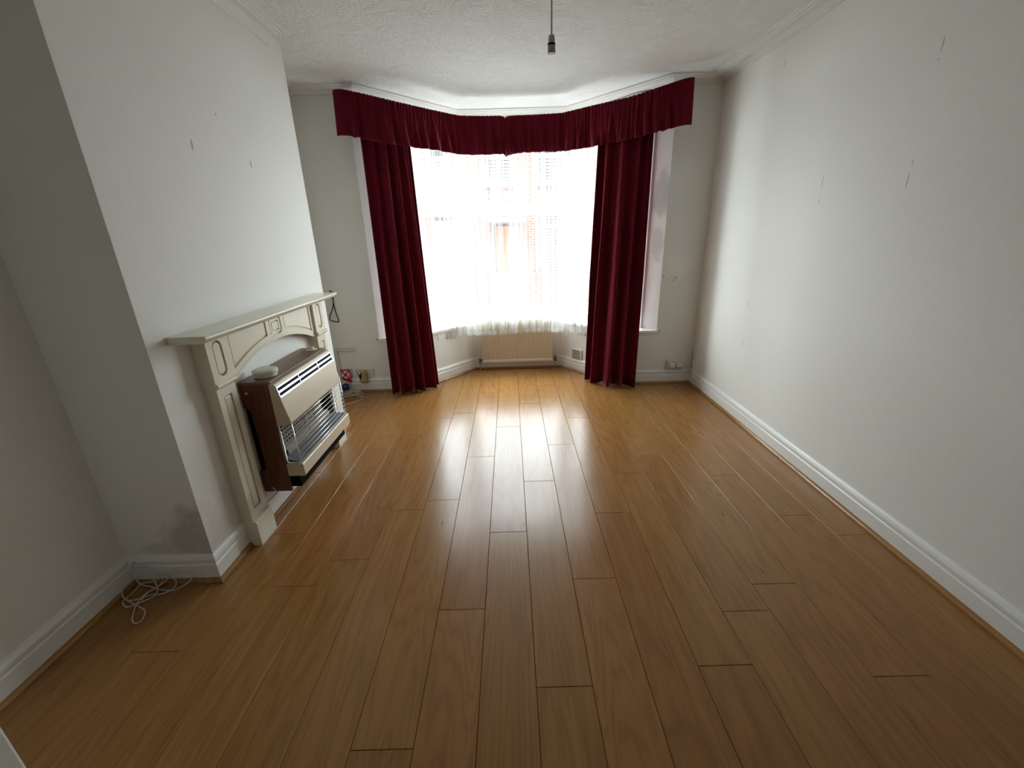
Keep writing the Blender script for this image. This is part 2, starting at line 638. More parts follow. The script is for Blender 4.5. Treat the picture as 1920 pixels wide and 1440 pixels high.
def net(name, transp, bunching=1.3):
    n = NT(name)
    n.n.remove(n.p)
    out = n.n['Material Output']
    tr = n.node('ShaderNodeBsdfTransparent')
    tl = n.node('ShaderNodeBsdfTranslucent')
    df = n.node('ShaderNodeBsdfDiffuse')
    tl.inputs[0].default_value = (.74, .76, .77, 1)
    df.inputs[0].default_value = (.86, .86, .85, 1)
    m1 = n.node('ShaderNodeMixShader'); m1.inputs[0].default_value = .42
    n.link(tl.outputs[0], m1.inputs[1]); n.link(df.outputs[0], m1.inputs[2])
    m2 = n.node('ShaderNodeMixShader')
    w = n.noise(n.coords((1, 1, .008)), 130, 2, .6)
    bunch = n.noise(n.coords((1, 1, .02)), 24, 3, .6)
    cov = n.math('ADD', n.math('MULTIPLY_ADD', w, .22, -.11), n.math('MULTIPLY_ADD', bunch, bunching, 1 - transp - bunching / 2))
    cov = n.math('MINIMUM', n.math('MAXIMUM', cov, .12), .9)
    n.link(cov, m2.inputs[0])
    n.link(tr.outputs[0], m2.inputs[1]); n.link(m1.outputs[0], m2.inputs[2])
    n.link(m2.outputs[0], out.inputs[0])
    return n.m


MAT['net'] = net('white_net', .66)
MAT['net_hem'] = net('white_net_hem', .5, .1)


def glass():
    n = NT('window_glass')
    n.n.remove(n.p)
    out = n.n['Material Output']
    tr = n.node('ShaderNodeBsdfTransparent'); tr.inputs[0].default_value = (.93, .96, .95, 1)
    gl = n.node('ShaderNodeBsdfGlossy'); gl.inputs['Roughness'].default_value = .02
    mx = n.node('ShaderNodeMixShader')
    mx.inputs[0].default_value = .045
    n.link(tr.outputs[0], mx.inputs[1]); n.link(gl.outputs[0], mx.inputs[2])
    n.link(mx.outputs[0], out.inputs[0])
    return n.m


MAT['glass'] = glass()

# ------------------------------------------------------------------ room shell
XL, XR, YF, YB = -1.78, 1.80, 4.07, -1.6
YP = -.95                                     # the boards are built one by one up to here, behind the camera
CX, CY0, CY1 = -1.383, 1.57, 3.20            # chimney breast
TH = .3


def struct(name, mb, mat, label, cat, bevel=0, loc=None):
    return tag(obj(name, mb, mat, None, loc, bevel), label, cat, None, 'structure')


# floor: underlay slab with laminate planks as parts
fm = M()
fm.prism([(XL - .05, YP), (XR + .05, YP), (XR + .05, YF + .05), (D[0] + .05, YF + .05), (C[0] + .05, C[1] + .05), (B[0] - .05, B[1] + .05), (A[0] - .05, YF + .05), (XL - .05, YF + .05)], -.06, -.011)
floor = struct('floor', fm, MAT['subfloor'], 'oak laminate floor of long boards running towards the bay window', 'floor')


def clip(poly, a, b, c):
    """keep a*x + b*y <= c"""
    out = []
    for i in range(len(poly)):
        p, q = poly[i], poly[(i + 1) % len(poly)]
        dp, dq = a * p[0] + b * p[1] - c, a * q[0] + b * q[1] - c
        if dp <= 0: out.append(p)
        if dp * dq < 0:
            t = dp / (dp - dq)
            out.append((p[0] + (q[0] - p[0]) * t, p[1] + (q[1] - p[1]) * t))
    return out


PW, PL, PX0 = .193, 1.285, -.14136
PHASE = {-6: 1.866, -5: 1.507, -4: 1.664, -3: 2.047, -2: 2.135, -1: 1.355, 0: 1.834, 1: 1.025, 2: 1.503, 3: 1.972, 4: 1.085, 5: 1.31,
         6: 1.445, 7: 1.03, 9: 1.739, 8: .62, 10: 1.2, -7: 1.20, -8: .72, -9: 1.6}
G = .0008
plank_cache = {}
for k in range(-9, 11):
    x0, x1 = PX0 + k * PW, PX0 + (k + 1) * PW
    x0, x1 = max(x0, XL - .01), min(x1, XR + .01)
    if x1 - x0 < .02: continue
    ph = PHASE[k] % PL
    y = ph - 2 * PL
    while y < 4.8:
        ya, yb = max(y, YP), min(y + PL, 4.76)
        y += PL
        if yb - ya < .02: continue
        poly = [(x0 + G, ya + G), (x1 - G, ya + G), (x1 - G, yb - G), (x0 + G, yb - G)]
        xc = (x0 + x1) / 2
        if A[0] - .02 < xc < D[0] + .02:
            for (p, q) in ((A, B), (B, C), (C, D)):      # keep to the right of travel, 2 cm under the wall
                nx, ny = -(q[1] - p[1]), q[0] - p[0]
                l = math.hypot(nx, ny); nx /= l; ny /= l
                poly = clip(poly, nx, ny, nx * p[0] + ny * p[1] + .02) if len(poly) > 2 else poly
        else:
            poly = clip(poly, 0, 1, YF + .01)
        if len(poly) < 3: continue
        key = tuple((round(p[0] - x0, 4), round(p[1] - ya, 4)) for p in poly)
        if key in plank_cache:
            o = bpy.data.objects.new('plank', plank_cache[key]); COL.objects.link(o)
            o.parent = floor; o.location = (x0, ya, 0)
        else:
            pm = M()
            cxy = (sum(p[0] for p in poly) / len(poly), sum(p[1] for p in poly) / len(poly))
            bz = .0010                       # small chamfer along every edge
            ins = []
            for p in poly:
                ins.append((p[0] + math.copysign(min(bz, abs(cxy[0] - p[0])), cxy[0] - p[0]), p[1] + math.copysign(min(bz, abs(cxy[1] - p[1])), cxy[1] - p[1])))
            n = len(poly)
            pm.add([(*p, -.010) for p in poly] + [(*p, -.0012) for p in poly] + [(*p, 0) for p in ins],
                   [(i, (i + 1) % n, (i + 1) % n + n, i + n) for i in range(n)] + [(i + n, (i + 1) % n + n, (i + 1) % n + 2 * n, i + 2 * n) for i in range(n)] + [tuple(range(2 * n, 3 * n))])
            o = obj('plank', pm, MAT['oak'], floor, (x0, ya, 0), fixn=True)
            plank_cache[key] = o.data

struct('floor_rear', M().box(XL - .05, XR + .05, YB - .05, YP, -.06, 0), MAT['oak'], 'oak laminate floor in the rear half of the room', 'floor')
# ceiling
cz = lambda y: CEIL
cm = M()
ys = [YB - .3, 0, 1, 2, 3, 3.6, 3.9, 4.2, 4.5, 4.75, 5.1]
rows_lo = [[(x, y, cz(y)) for x in (XL - .3, -1, 0, 1, XR + .3)] for y in ys]
cm.grid(rows_lo)
cm.grid([[(p[0], p[1], CEIL + .2) for p in r] for r in rows_lo])
struct('ceiling', cm, MAT['ceiling'], 'off-white ceiling with mottled stippled plaster', 'ceiling')

struct('wall_right', M().box(XR, XR + TH, YB - .3, YF + .3, -.06, CEIL + .1), MAT['wall_right'], 'long bare off-white side wall with small scuffs opposite the fireplace', 'wall')
wl = M().box(XL - TH, XL, YB - .3, YF + .3, -.06, CEIL + .1)
struct('wall_left', wl, MAT['wall'], 'off-white side wall beside the chimney breast', 'wall')
cb = M()
cb.box(XL - .01, CX, CY0 + .001, CY1, -.05, CEIL + .05)
struct('wall_chimney', cb, MAT['wall_chimney'], 'off-white chimney breast standing out behind the cream fire surround', 'chimney breast')
struct('wall_chimney_side', M().box(XL - .01, CX - .0005, CY0, CY0 + .003, -.05, CEIL + .05), MAT['wall_recess'], 'side of the chimney breast with a grey damp stain above the skirting', 'wall')
struct('wall_back', M().box(XL - TH, XR + TH, YB - .3, YB, -.06, CEIL + .1), MAT['wall'], 'off-white wall at the far end from the bay window', 'wall')
struct('wall_nib', M().box(XL - .01, -.985, .41, .55, -.06, CEIL + .05), MAT['wall'], 'plain wall nib standing out from the side wall near the tangled cable', 'wall', .006)

E_L, E_R = bay_line(WOFF)[0], bay_line(WOFF)[3]      # where the window line meets the front wall
struct('wall_front_left', M().box(XL - .2, E_L[0], YF, YF + TH, -.06, CEIL + .1), MAT['wall_front_left'], 'narrow off-white window wall between chimney alcove and left curtain', 'wall')
struct('wall_front_right', M().box(E_R[0], XR + .2, YF, YF + TH, -.06, CEIL + .1), MAT['wall_front_right'], 'narrow off-white window wall with patchy plaster beside the right curtain', 'wall')
inner = [E_L, A, B, C, D, E_R]
outer = bay_line(.34, 4.15)
SILLZ = .518
struct('wall_bay', M().prism(inner + outer[::-1], -.06, SILLZ), MAT['bay_low'], 'low white wall of the bay under the windows', 'wall')
HEADL = bay_line(.20)
struct('wall_bay_head', M().prism([E_L] + HEADL + [E_R] + outer[::-1], 2.42, CEIL + .1), MAT['wall'], 'white wall above the bay windows', 'wall')
nose = offset_path([A, B, C, D], -.022)
sill_poly = [(E_L[0] - .012, YF + .002), (E_L[0] - .012, YF - .022), nose[0], nose[1], nose[2], nose[3], (E_R[0] + .012, YF - .022), (E_R[0] + .012, YF + .002), E_R] + bay_line(.25)[::-1] + [E_L]
nose[0] = (nose[0][0], YF - .022); nose[3] = (nose[3][0], YF - .022)
sill_poly[2], sill_poly[5] = nose[0], nose[3]
struct('window_sill', M().prism(sill_poly, SILLZ, SILLZ + .026), MAT['gloss_white'], 'white painted sill board running round the bay', 'window sill', .005)
# plaster reveals at both ends of the bay
wl2 = bay_line(WOFF)
outer2 = bay_line(WOFF + .10, 4.16)


def along(p, q, d):
    l = math.hypot(q[0] - p[0], q[1] - p[1])
    return (p[0] + (q[0] - p[0]) * d / l, p[1] + (q[1] - p[1]) * d / l)


JL = .17
for nm, e, q, eo, qo, lab in (('wall_reveal_left', wl2[0], wl2[1], outer2[0], outer2[1], 'white window reveal behind the curtain on the fireplace side'),
                              ('wall_reveal_right', wl2[3], wl2[2], outer2[3], outer2[2], 'white window reveal with black mould stains next to the right curtain')):
    struct(nm, M().prism([e, along(e, q, JL), along(eo, qo, JL), eo], SILLZ + .026, 2.42), MAT['jamb'] if nm.endswith('right') else MAT['jamb_left'], lab, 'wall')

# windows: white plastic frames with panes
segs = [(along(wl2[0], wl2[1], JL), wl2[1]), (wl2[1], wl2[2]), (wl2[2], along(wl2[3], wl2[2], JL))]
WZ0, WZ1, TZ0, TZ1 = SILLZ + .028, 2.418, 1.685, 1.765
for i, (p, q) in enumerate(segs):
    a, b = Vector((*p, 0)), Vector((*q, 0))
    u = (b - a).normalized(); L = (b - a).length
    w = Vector((-u.y, u.x, 0)) * .065
    o0 = a - w * .3
    root = thing('window_%d' % (i + 1), ['white plastic bay window pane set nearest the chimney breast', 'white plastic middle window of the bay above the radiator', 'white plastic bay window above the wall vent'][i], 'window', (*((a + b) / 2)[:2], WZ0), None, 'structure')
    Z = lambda z: Vector((0, 0, z))
    f = M()
    f.obox(o0 + Z(WZ0), u * .045, w, Z(WZ1 - WZ0)); f.obox(o0 + u * (L - .045) + Z(WZ0), u * .045, w, Z(WZ1 - WZ0))
    f.obox(o0 + u * .045 + Z(WZ0), u * (L - .09), w, Z(.045)); f.obox(o0 + u * .045 + Z(WZ1 - .045), u * (L - .09), w, Z(.045))
    obj('frame', f, MAT['upvc'], root)
    obj('transom', M().obox(o0 + u * .045 + Z(TZ0), u * (L - .09), w, Z(TZ1 - TZ0)), MAT['upvc'], root)
    for z0, z1 in ((WZ0 + .045, TZ0), (TZ1, WZ1 - .045)):
        s = M()
        oo = o0 + w * .15 + u * .045
        s.obox(oo + Z(z0), u * .03, w * .6, Z(z1 - z0)); s.obox(oo + u * (L - .12) + Z(z0), u * .03, w * .6, Z(z1 - z0))
        s.obox(oo + u * .03 + Z(z0), u * (L - .15), w * .6, Z(.03)); s.obox(oo + u * .03 + Z(z1 - .03), u * (L - .15), w * .6, Z(.03))
        sash = obj('sash', s, MAT['upvc'], root)
        obj('pane', M().obox(oo + u * .028 + w * .28 + Z(z0 + .028), u * (L - .146), w * .06, Z(z1 - z0 - .056)), MAT['glass'], sash)

# skirting boards with oak beading
RP = [(XR, YB), (XR, YF), D, C, B, A, (XL, YF), (XL, CY1), (CX, CY1), (CX, 2.985), (CX, 1.795), (CX, CY0), (XL, CY0), (XL, .55), (-.985, .55)]
SK = [(0, .001), (.018, .001), (.018, .088), (.0135, .094), (.0135, .100), (.017, .105), (.017, .118), (.012, .130), (.005, .139), (0, .14)]
BD = [(.018, .0005), (.035, .0005), (.0345, .009), (.031, .015), (.026, .019), (.018, .021)]
SKN = ['right', 'front_right', 'bay_right', 'bay_middle', 'bay_left', 'front_left', 'alcove', 'chimney_far', 'chimney_far_face', None, 'chimney_near_face', 'chimney_near', 'left', 'nib']
SKL = ['white skirting with oak beading along the long bare wall', 'white skirting with oak beading under the double socket', 'white skirting of the bay below the wall vent',
       'white skirting of the bay behind the radiator', 'white skirting of the bay between left curtain and radiator', 'white skirting below the socket with gold plug-in', 'white skirting inside the alcove by the window',
       'white skirting on the window side of the chimney breast', 'short white skirting between fire surround and alcove', None, 'short white skirting between the damp corner and fire surround',
       'white skirting below the damp stain on the chimney breast', 'white skirting with oak beading behind the tangled cable', 'white skirting at the foot of the wall nib']
for i, (nm, lab) in enumerate(zip(SKN, SKL)):
    if nm is None: continue
    o = struct('baseboard_' + nm, M().sweep(RP, i, SK), MAT['gloss_white'], lab, 'skirting board')
    b = obj('beading', M().sweep(RP, i, BD), MAT['oak_bead'], o, label='oak coloured beading')

# cornices
CN = [(0, -.050), (.008, -.050), (.012, -.044), (.012, -.040), (.006, -.036), (.014, -.028), (.034, -.017), (.066, -.012), (.070, -.017), (.078, -.019), (.084, -.014),
      (.092, -.013), (.097, -.016), (.105, -.016), (.109, -.010), (.124, -.009), (.128, -.011), (.134, -.010), (.137, .004), (0, .004)]
CNL = [(d * .86, z * 1.5 if z < 0 else z) for d, z in CN]
CP = [(XR, YB), (XR, YF)] + HEADL[::-1] + [(XL, YF), (XL, CY1), (XL, CY1 - .01)]
zz = [cz(p[1]) for p in CP]
TN = ['plaster cornice along the top of the long bare wall', 'plaster cornice above the right end of the pelmet', 'plaster cornice over the bay side above the wall vent', 'plaster cornice across the middle of the bay',
      'plaster cornice over the bay side nearest the alcove', 'plaster cornice above the left end of the pelmet', 'plaster cornice inside the chimney alcove']
for i, lab in enumerate(TN):
    pr = CN if i not in (1, 2, 3, 4, 5) else [(d * .95, z * 1.25 if z < 0 else z) for d, z in CN]
    path = CP
    struct('trim_%d' % (i + 1), M().sweep(path, i, pr, (zz[i], zz[i + 1])), MAT['cornice'], lab, 'cornice')
CP2 = [(CX, 3.03), (CX, CY0), (XL, CY0), (XL, .55), (-.985, .55)]
for i, lab in enumerate(['plaster cornice stopping short on the chimney breast', 'plaster cornice on the near side of the chimney breast', 'plaster cornice over the wall with the tangled cable']):
    struct('trim_%d' % (i + 8), M().sweep(CP2, i, CNL, CEIL), MAT['cornice'], lab, 'cornice')

# ------------------------------------------------------------------ fire surround
fs = thing('fire_surround', 'cream gloss wooden fire surround with arched frieze and fluted panels', 'fireplace', (CX, 2.39, 0))


def oval(cy, cz_, ry, rz, n=10):
    """stadium outline in (y,z)"""
    pts = []
    r = ry
    for k in range(n + 1):
        a = math.pi * k / n
        pts.append((cy + r * math.cos(a), cz_ + rz - r + r * math.sin(a)))
    for k in range(n + 1):
        a = math.pi + math.pi * k / n
        pts.append((cy + r * math.cos(a), cz_ - rz + r + r * math.sin(a)))
    return pts


def inset(poly, d):
    """shrink a polygon by d (orientation independent)"""
    ar = sum(poly[i][0] * poly[(i + 1) % len(poly)][1] - poly[(i + 1) % len(poly)][0] * poly[i][1] for i in range(len(poly)))
    p = poly if ar > 0 else poly[::-1]
    n = len(p)
    out = []
    for i in range(n):
        a, b, c = p[i - 1], p[i], p[(i + 1) % n]
        n1 = (-(b[1] - a[1]), b[0] - a[0]); n2 = (-(c[1] - b[1]), c[0] - b[0])
        l1 = math.hypot(*n1) or 1e-9; l2 = math.hypot(*n2) or 1e-9
        n1 = (n1[0] / l1, n1[1] / l1); n2 = (n2[0] / l2, n2[1] / l2)
        mx, my = n1[0] + n2[0], n1[1] + n2[1]
        l = math.hypot(mx, my) or 1e-9
        mx /= l; my /= l
        k = 1 / max(.35, mx * n1[0] + my * n1[1])
        out.append((b[0] + mx * d * k, b[1] + my * d * k))
    return out


GW = .0095                                   # groove width
for y0, far in ((1.79, False), (2.85, True)):
    y1 = y0 + .132
    leg = obj('leg', M().box(CX, -1.336, y0, y1, .13, .86), MAT['groove'], fs)
    pan = rect(y0 + .036, y1 - .036, .19, .80)
    obj('leg_face', plate(rect(y0, y1, .135, .86), [pan], -1.3365, -1.325), MAT['cream_gloss'], leg)
    obj('leg_panel', plate(inset(pan, GW), [], -1.3365, -1.328), MAT['cream_gloss'], leg, bevel=.002)
    for ye in (y0, y1): obj('leg_side', M().box(CX, -1.327, ye - .0008, ye + .0008, .13, .86), MAT['cream_gloss'], leg)
    obj('leg_foot', M().prism([(CX, 0), (-1.303, 0), (-1.303, .128), (-1.309, .140), (-1.325, .146), (CX, .146)], y0 - .006, y1 + .006, 'y'), MAT['cream_gloss'], fs, bevel=.0015)
    obj('capital', M().prism([(CX, .842), (-1.322, .842), (-1.306, .856), (-1.306, .866), (-1.318, .874), (CX, .874)], y0 - .008, y1 + .008, 'y'), MAT['cream_gloss'], fs, bevel=.001)
    blk = obj('corbel_block', M().box(CX, -1.333, y0 - .004, y1 + .004, .870, 1.084), MAT['groove'], fs)
    ov = oval((y0 + y1) / 2, .975, .033, .082)
    obj('corbel_face', plate(rect(y0 - .005, y1 + .005, .872, 1.084), [ov], -1.3335, -1.318), MAT['cream_gloss'], blk)
    obj('corbel_oval', plate(inset(ov, GW), [], -1.3335, -1.321), MAT['cream_gloss'], blk, bevel=.002)
    for ye in (y0 - .0045, y1 + .0045): obj('corbel_side', M().box(CX, -1.320, ye - .001, ye + .001, .872, 1.084), MAT['cream_gloss'], blk)

fy0, fy1 = 1.926, 2.846
fc = (fy0 + fy1) / 2


def arch(y, spring=.850, rise=.092, half=.43):
    t = (y - fc) / half
    return spring + rise * (1 - t * t) if abs(t) < 1 else spring


NA = 28
under = [(fy0 + (fy1 - fy0) * k / NA, arch(fy0 + (fy1 - fy0) * k / NA)) for k in range(NA + 1)]
outl = under + [(fy1, 1.084), (fy0, 1.084)]
fz = obj('frieze', plate(outl, [], CX + .012, -1.3445), MAT['groove'], fs)
archedge = plate(under + [(p[0], p[1] + .012) for p in under[::-1]], [], CX + .012, -1.331)
obj('arch_moulding', archedge, MAT['cream_gloss'], fz)


def spandrel(ya, yb):
    pts = [(ya + (yb - ya) * k / 10, arch(ya + (yb - ya) * k / 10) + .040) for k in range(11)]
    return pts + [(yb, 1.066), (ya, 1.066)]


sp1 = spandrel(fy0 + .035, fc - .095)
sp2 = spandrel(fc + .095, fy1 - .035)
hexa = [(fc - .062, .985), (fc - .045, .966), (fc + .045, .966), (fc + .062, .985), (fc + .062, 1.045), (fc + .045, 1.066), (fc - .045, 1.066), (fc - .062, 1.045)]
obj('frieze_face', plate(under + [(fy1, 1.084), (fy0, 1.084)], [sp1, sp2, hexa], -1.345, -1.333), MAT['cream_gloss'], fz)
for pn in (sp1, sp2): obj('spandrel_panel', plate(inset(pn, GW), [], -1.345, -1.336), MAT['cream_gloss'], fz, bevel=.002)
hx2 = inset(hexa, GW)
hx3 = inset(hexa, .022)
obj('frieze_tablet', plate(hx2, [hx3], -1.345, -1.335), MAT['cream_gloss'], fz)
obj('frieze_tablet_centre', plate(inset(hexa, .022 + GW * .8), [], -1.345, -1.335), MAT['cream_gloss'], fz, bevel=.002)
obj('shelf', M().prism([(CX, 1.083), (-1.243, 1.083), (-1.236, 1.091), (-1.230, 1.093), (-1.223, 1.101), (-1.223, 1.108), (-1.228, 1.114), (CX, 1.114)], 1.672, 3.05, 'y'), MAT['cream_gloss'], fs, bevel=.0015)
bp = obj('plinth_board', M().box(CX, CX + .016, 1.925, 2.85, .001, .105), MAT['gloss_white'], fs)
obj('beading', M().box(CX + .016, CX + .032, 1.935, 2.84, .0005, .018), MAT['oak_bead'], bp, bevel=.004)

# ------------------------------------------------------------------ gas fire
FY0, FY1 = 2.015, 2.700
gf = thing('gas_fire', 'wall-hung gas fire with teak sides, beige hood and chrome guard bars', 'gas fire', (CX, 2.36, .17))
FB = CX + .006
notch = [(FB, .17), (-1.228, .17), (-1.228, .788), (FB, .788), (FB, .668)]
notch += [(-1.358, .660), (-1.350, .648), (-1.346, .62), (-1.341, .46), (-1.341, .34), (-1.345, .312), (-1.352, .302), (FB, .300)]
for y0 in (FY0, FY1 - .014):
    sp_ = obj('side_panel', M().prism(notch, y0, y0 + .014, 'y'), MAT['teak'], gf)
    if y0 == FY0:
        obj('fixing_clip', M().tube([(-1.335, y0, .20), (-1.326, y0 - .008, .196), (-1.318, y0 - .008, .188), (-1.314, y0 - .006, .176)], .0022, 6), MAT['satin'], sp_)
        obj('screw', M().lathe([(.007, 0), (.006, -.004), (.003, -.006)], (-1.345, y0, .745), 12, 'y'), MAT['satin'], sp_)
obj('top_panel', M().box(FB, -1.216, FY0, FY1, .788, .803), MAT['teak_top'], gf, bevel=.002)
obj('inner_case', M().box(FB, FB + .022, FY0 + .016, FY1 - .016, .19, .786), MAT['black'], gf)
hood = obj('hood', M().prism([(-1.228, .787), (-1.200, .787), (-1.196, .783), (-1.152, .578), (-1.154, .570), (-1.228, .556)], FY0, FY1, 'y'), MAT['beige'], gf, bevel=.002)
s0, s1 = Vector((-1.196, 0, .783)), Vector((-1.152, 0, .578))
sd = (s1 - s0).normalized(); sn = Vector((-sd.z, 0, sd.x))
if sn.x < 0: sn = -sn


def on_slope(y0, y1, t0, t1, n0, n1):
    return M().obox(s0 + sd * t0 + sn * n0 + Vector((0, y0, 0)), Vector((0, y1 - y0, 0)), sd * (t1 - t0), sn * (n1 - n0))


gr = obj('grille', on_slope(FY0 + .002, FY1 - .004, .012, .070, -.001, .0012), MAT['satin'], gf)
gy = [FY0 + .002, 2.245, 2.485, FY1 - .004]
for t0 in (.016, .043):
    for j in range(3):
        obj('dark_inlay', on_slope(gy[j] + .006, gy[j + 1] - .003, t0 + .004, t0 + .019, .0008, .0016), MAT['dark_inlay'], gr)  # dark pieces laid on the solid hood, standing for the slots' shaded depth
for t in (.010, .0385, .0665):
    obj('grille_bar', on_slope(FY0, FY1 - .002, t, t + .005, .0, .006), MAT['satin'], gr, bevel=.001)
for y in gy:
    obj('grille_divider', on_slope(y - .0025, y + .0025, .012, .070, .0, .0045), MAT['satin'], gr)
# firebox
fb = M()
fb.box(-1.300, -1.296, FY0 + .014, FY1 - .014, .335, .57)
fb.box(-1.300, -1.228, FY0 + .014, FY0 + .018, .335, .57); fb.box(-1.300, -1.228, FY1 - .018, FY1 - .014, .335, .57)
fb.box(-1.300, -1.215, FY0 + .014, FY1 - .014, .566, .570)
obj('reflector', fb, MAT['bronze'], gf)
for j in range(4):
    y0 = 2.095 + j * .128
    r = M()
    r.box(-1.288, -1.284, y0, y0 + .118, .40, .56)
    for q in range(5): r.box(-1.284, -1.268, y0 + q * .0275, y0 + q * .0275 + .008, .40, .56)
    for q in range(7): r.box(-1.284, -1.262, y0, y0 + .118, .402 + q * .0248, .409 + q * .0248)
    obj('radiant', r, MAT['ceramic'], gf)
obj('burner_strip', M().prism([(-1.296, .352), (-1.240, .352), (-1.240, .385), (-1.262, .396), (-1.296, .396)], 2.08, 2.64, 'y'), MAT['ceramic'], gf, bevel=.002)
obj('burner_tray', M().prism([(-1.296, .336), (-1.160, .336), (-1.160, .341), (-1.236, .356), (-1.296, .356)], FY0 + .018, FY1 - .018, 'y'), MAT['mesh_grey'], gf)
# chrome guard
gd = M()
for ya, yb in ((FY0 + .003, FY0 + .008), (FY1 - .003, FY1 - .008)):
    obj('guard_frame', M().tube([(-1.221, ya, .565), (-1.2205, ya, .350), (-1.212, (ya * 3 + yb) / 4, .341), (-1.160, (ya + yb * 3) / 4, .341), (-1.150, yb, .350), (-1.158, yb, .572)], .004, 8), MAT['chrome'], gf)
for q in range(9):
    z = .345 + q * .0265
    x = -1.148 - .010 * (z - .338) / .23
    obj('guard_bar', M().tube([(x, FY0 + .012, z), (x, FY1 - .012, z)], .0026, 8), MAT['satin'], gf)
for y in (2.19, 2.36, 2.53):
    obj('guard_wire', M().tube([(-1.153, y, .338), (-1.162, y, .572)], .0016, 6), MAT['chrome'], gf)
obj('fender', M().prism([(-1.228, .262), (-1.140, .262), (-1.136, .268), (-1.137, .330), (-1.141, .336), (-1.228, .336)], FY0, FY1, 'y'), MAT['beige'], gf, bevel=.0015)
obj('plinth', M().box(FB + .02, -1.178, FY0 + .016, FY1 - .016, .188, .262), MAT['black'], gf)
bt = obj('tap', M().lathe([(.012, 0), (.012, -.012), (.007, -.016), (.007, -.028)], (-1.215, FY0 + .05, .215), 12, 'y'), MAT['satin'], gf)
kb = obj('knob_plate', M().lathe([(.034, 0), (.034, .003), (.030, .005)], (-1.282, 2.645, .803), 28), MAT['old_plastic'], gf)
obj('control_knob', M().lathe([(.017, 0), (.016, .012), (.010, .015)], (-1.282, 2.645, .808), 20).box(-1.298, -1.266, 2.641, 2.649, .808, .828), MAT['white_plastic'], kb)
# smoke alarm lying on it
sa = thing('smoke_alarm', 'round white smoke alarm lying on top of the gas fire', 'smoke alarm', (-1.288, 2.118, .8035))
obj('alarm_base', M().lathe([(.050, 0), (.054, .002), (.054, .013), (.050, .0145), (.050, .018)], (-1.288, 2.118, .8035), 48, smooth=False), MAT['white_plastic'], sa)
obj('alarm_cover', M().lathe([(.056, .018), (.0605, .0195), (.0605, .033), (.058, .0365), (.052, .039), (.050, .0395), (.049, .0375), (.046, .0375), (.045, .040), (.020, .041), (.003, .041)], (-1.288, 2.118, .8035), 48, smooth=False), MAT['old_plastic'], sa)

# ------------------------------------------------------------------ curtains
def arc(path, n):
    """resample a polyline (smoothed) to n+1 points with normals"""
    p = [Vector((*q, 0)) if len(q) == 2 else Vector(q) for q in path]
    cum = [0]
    for a, b in zip(p, p[1:]): cum.append(cum[-1] + (b - a).length)
    out = []
    j = 0
    for i in range(n + 1):
        s = cum[-1] * i / n
        while j < len(p) - 2 and s > cum[j + 1]: j += 1
        t = (s - cum[j]) / max(1e-9, cum[j + 1] - cum[j])
        out.append((s, p[j].lerp(p[j + 1], t)))
    res = []
    for i in range(n + 1):
        a, b = out[max(0, i - 1)][1], out[min(n, i + 1)][1]
        t = (b - a); t.z = 0; t = t.normalized()
        res.append((out[i][0], out[i][1], Vector((t.y, -t.x, 0))))     # normal to the right of travel = into the room for left-to-right paths
    return res


def fold_fn(total, mean, seed, jitter=.35):
    rnd = random.Random(seed)
    kn = [0]
    while kn[-1] < total: kn.append(kn[-1] + mean * (1 + jitter * (rnd.random() * 2 - 1)))
    amps = [.6 + .6 * rnd.random() for _ in kn]
    skew = [rnd.uniform(-.25, .25) for _ in kn]

    def f(s):
        s = max(0, min(s, kn[-1] - 1e-6))
        import bisect
        i = bisect.bisect_right(kn, s) - 1
        t = (s - kn[i]) / (kn[i + 1] - kn[i])
        t = t + skew[i] * math.sin(math.pi * t) * .5
        return amps[i] * math.sin(2 * math.pi * t)
    return f


def curtain(name, top, bot, zt, zb, mean, amp, seed, label, mat, nx=220, nz=26, hang=1.0, lat=0.3):
    tp, bt_ = arc(smooth_path([(*p, 0) for p in top], 6), nx), arc(smooth_path([(*p, 0) for p in bot], 6), nx)
    f = fold_fn(1, mean, seed)
    g = fold_fn(1, mean * .55, seed + 5)
    rows = []
    for i in range(nz + 1):
        h = i / nz
        z = zt + (zb - zt) * h
        row = []
        for j in range(nx + 1):
            q = j / nx
            (sa_, pa, na), (sb_, pb, nb) = tp[j], bt_[j]
            p = pa.lerp(pb, h ** 1.25); nn = (na.lerp(nb, h)).normalized()
            am = amp * (.36 + .74 * min(1, h * 1.7))
            wv = f(q) + g(q) * .40 * max(0, 1 - h * 1.5)
            tang = Vector((-nn.y, nn.x, 0))
            p = p + nn * (am * wv) + tang * (lat * am * f(q + .03))
            row.append((p.x, p.y, z + (.006 * math.sin(q * 30 + seed) if i == nz else 0)))
        rows.append(row)
    o = obj(name, M().grid(rows), mat, None, (bot[0][0], bot[0][1], zb), fixn=False)
    so = o.modifiers.new('cloth_thickness', 'SOLIDIFY'); so.thickness = .004; so.offset = 0
    return o


cl = curtain('curtain', [(-1.215, 4.035), (-1.10, 4.035), (-.99, 4.04), (-.84, 4.20)], [(-1.20, 3.955), (-1.07, 3.945), (-.90, 4.01), (-.755, 4.135)], 2.46, .012, .205, .048, 3,
             '', MAT['velvet'])
tag(cl, 'dark red velvet curtain hanging to the floor beside the chimney alcove', 'curtain', 'red velvet curtains at the bay window')
cr = curtain('curtain', [(.82, 4.225), (.93, 4.095), (1.08, 4.03), (1.235, 4.035)], [(.80, 4.245), (.87, 4.065), (1.02, 3.975), (1.205, 3.95)], 2.46, .012, .23, .052, 21,
             '', MAT['velvet'])
tag(cr, 'dark red velvet curtain hanging to the floor beside the bare wall', 'curtain', 'red velvet curtains at the bay window')

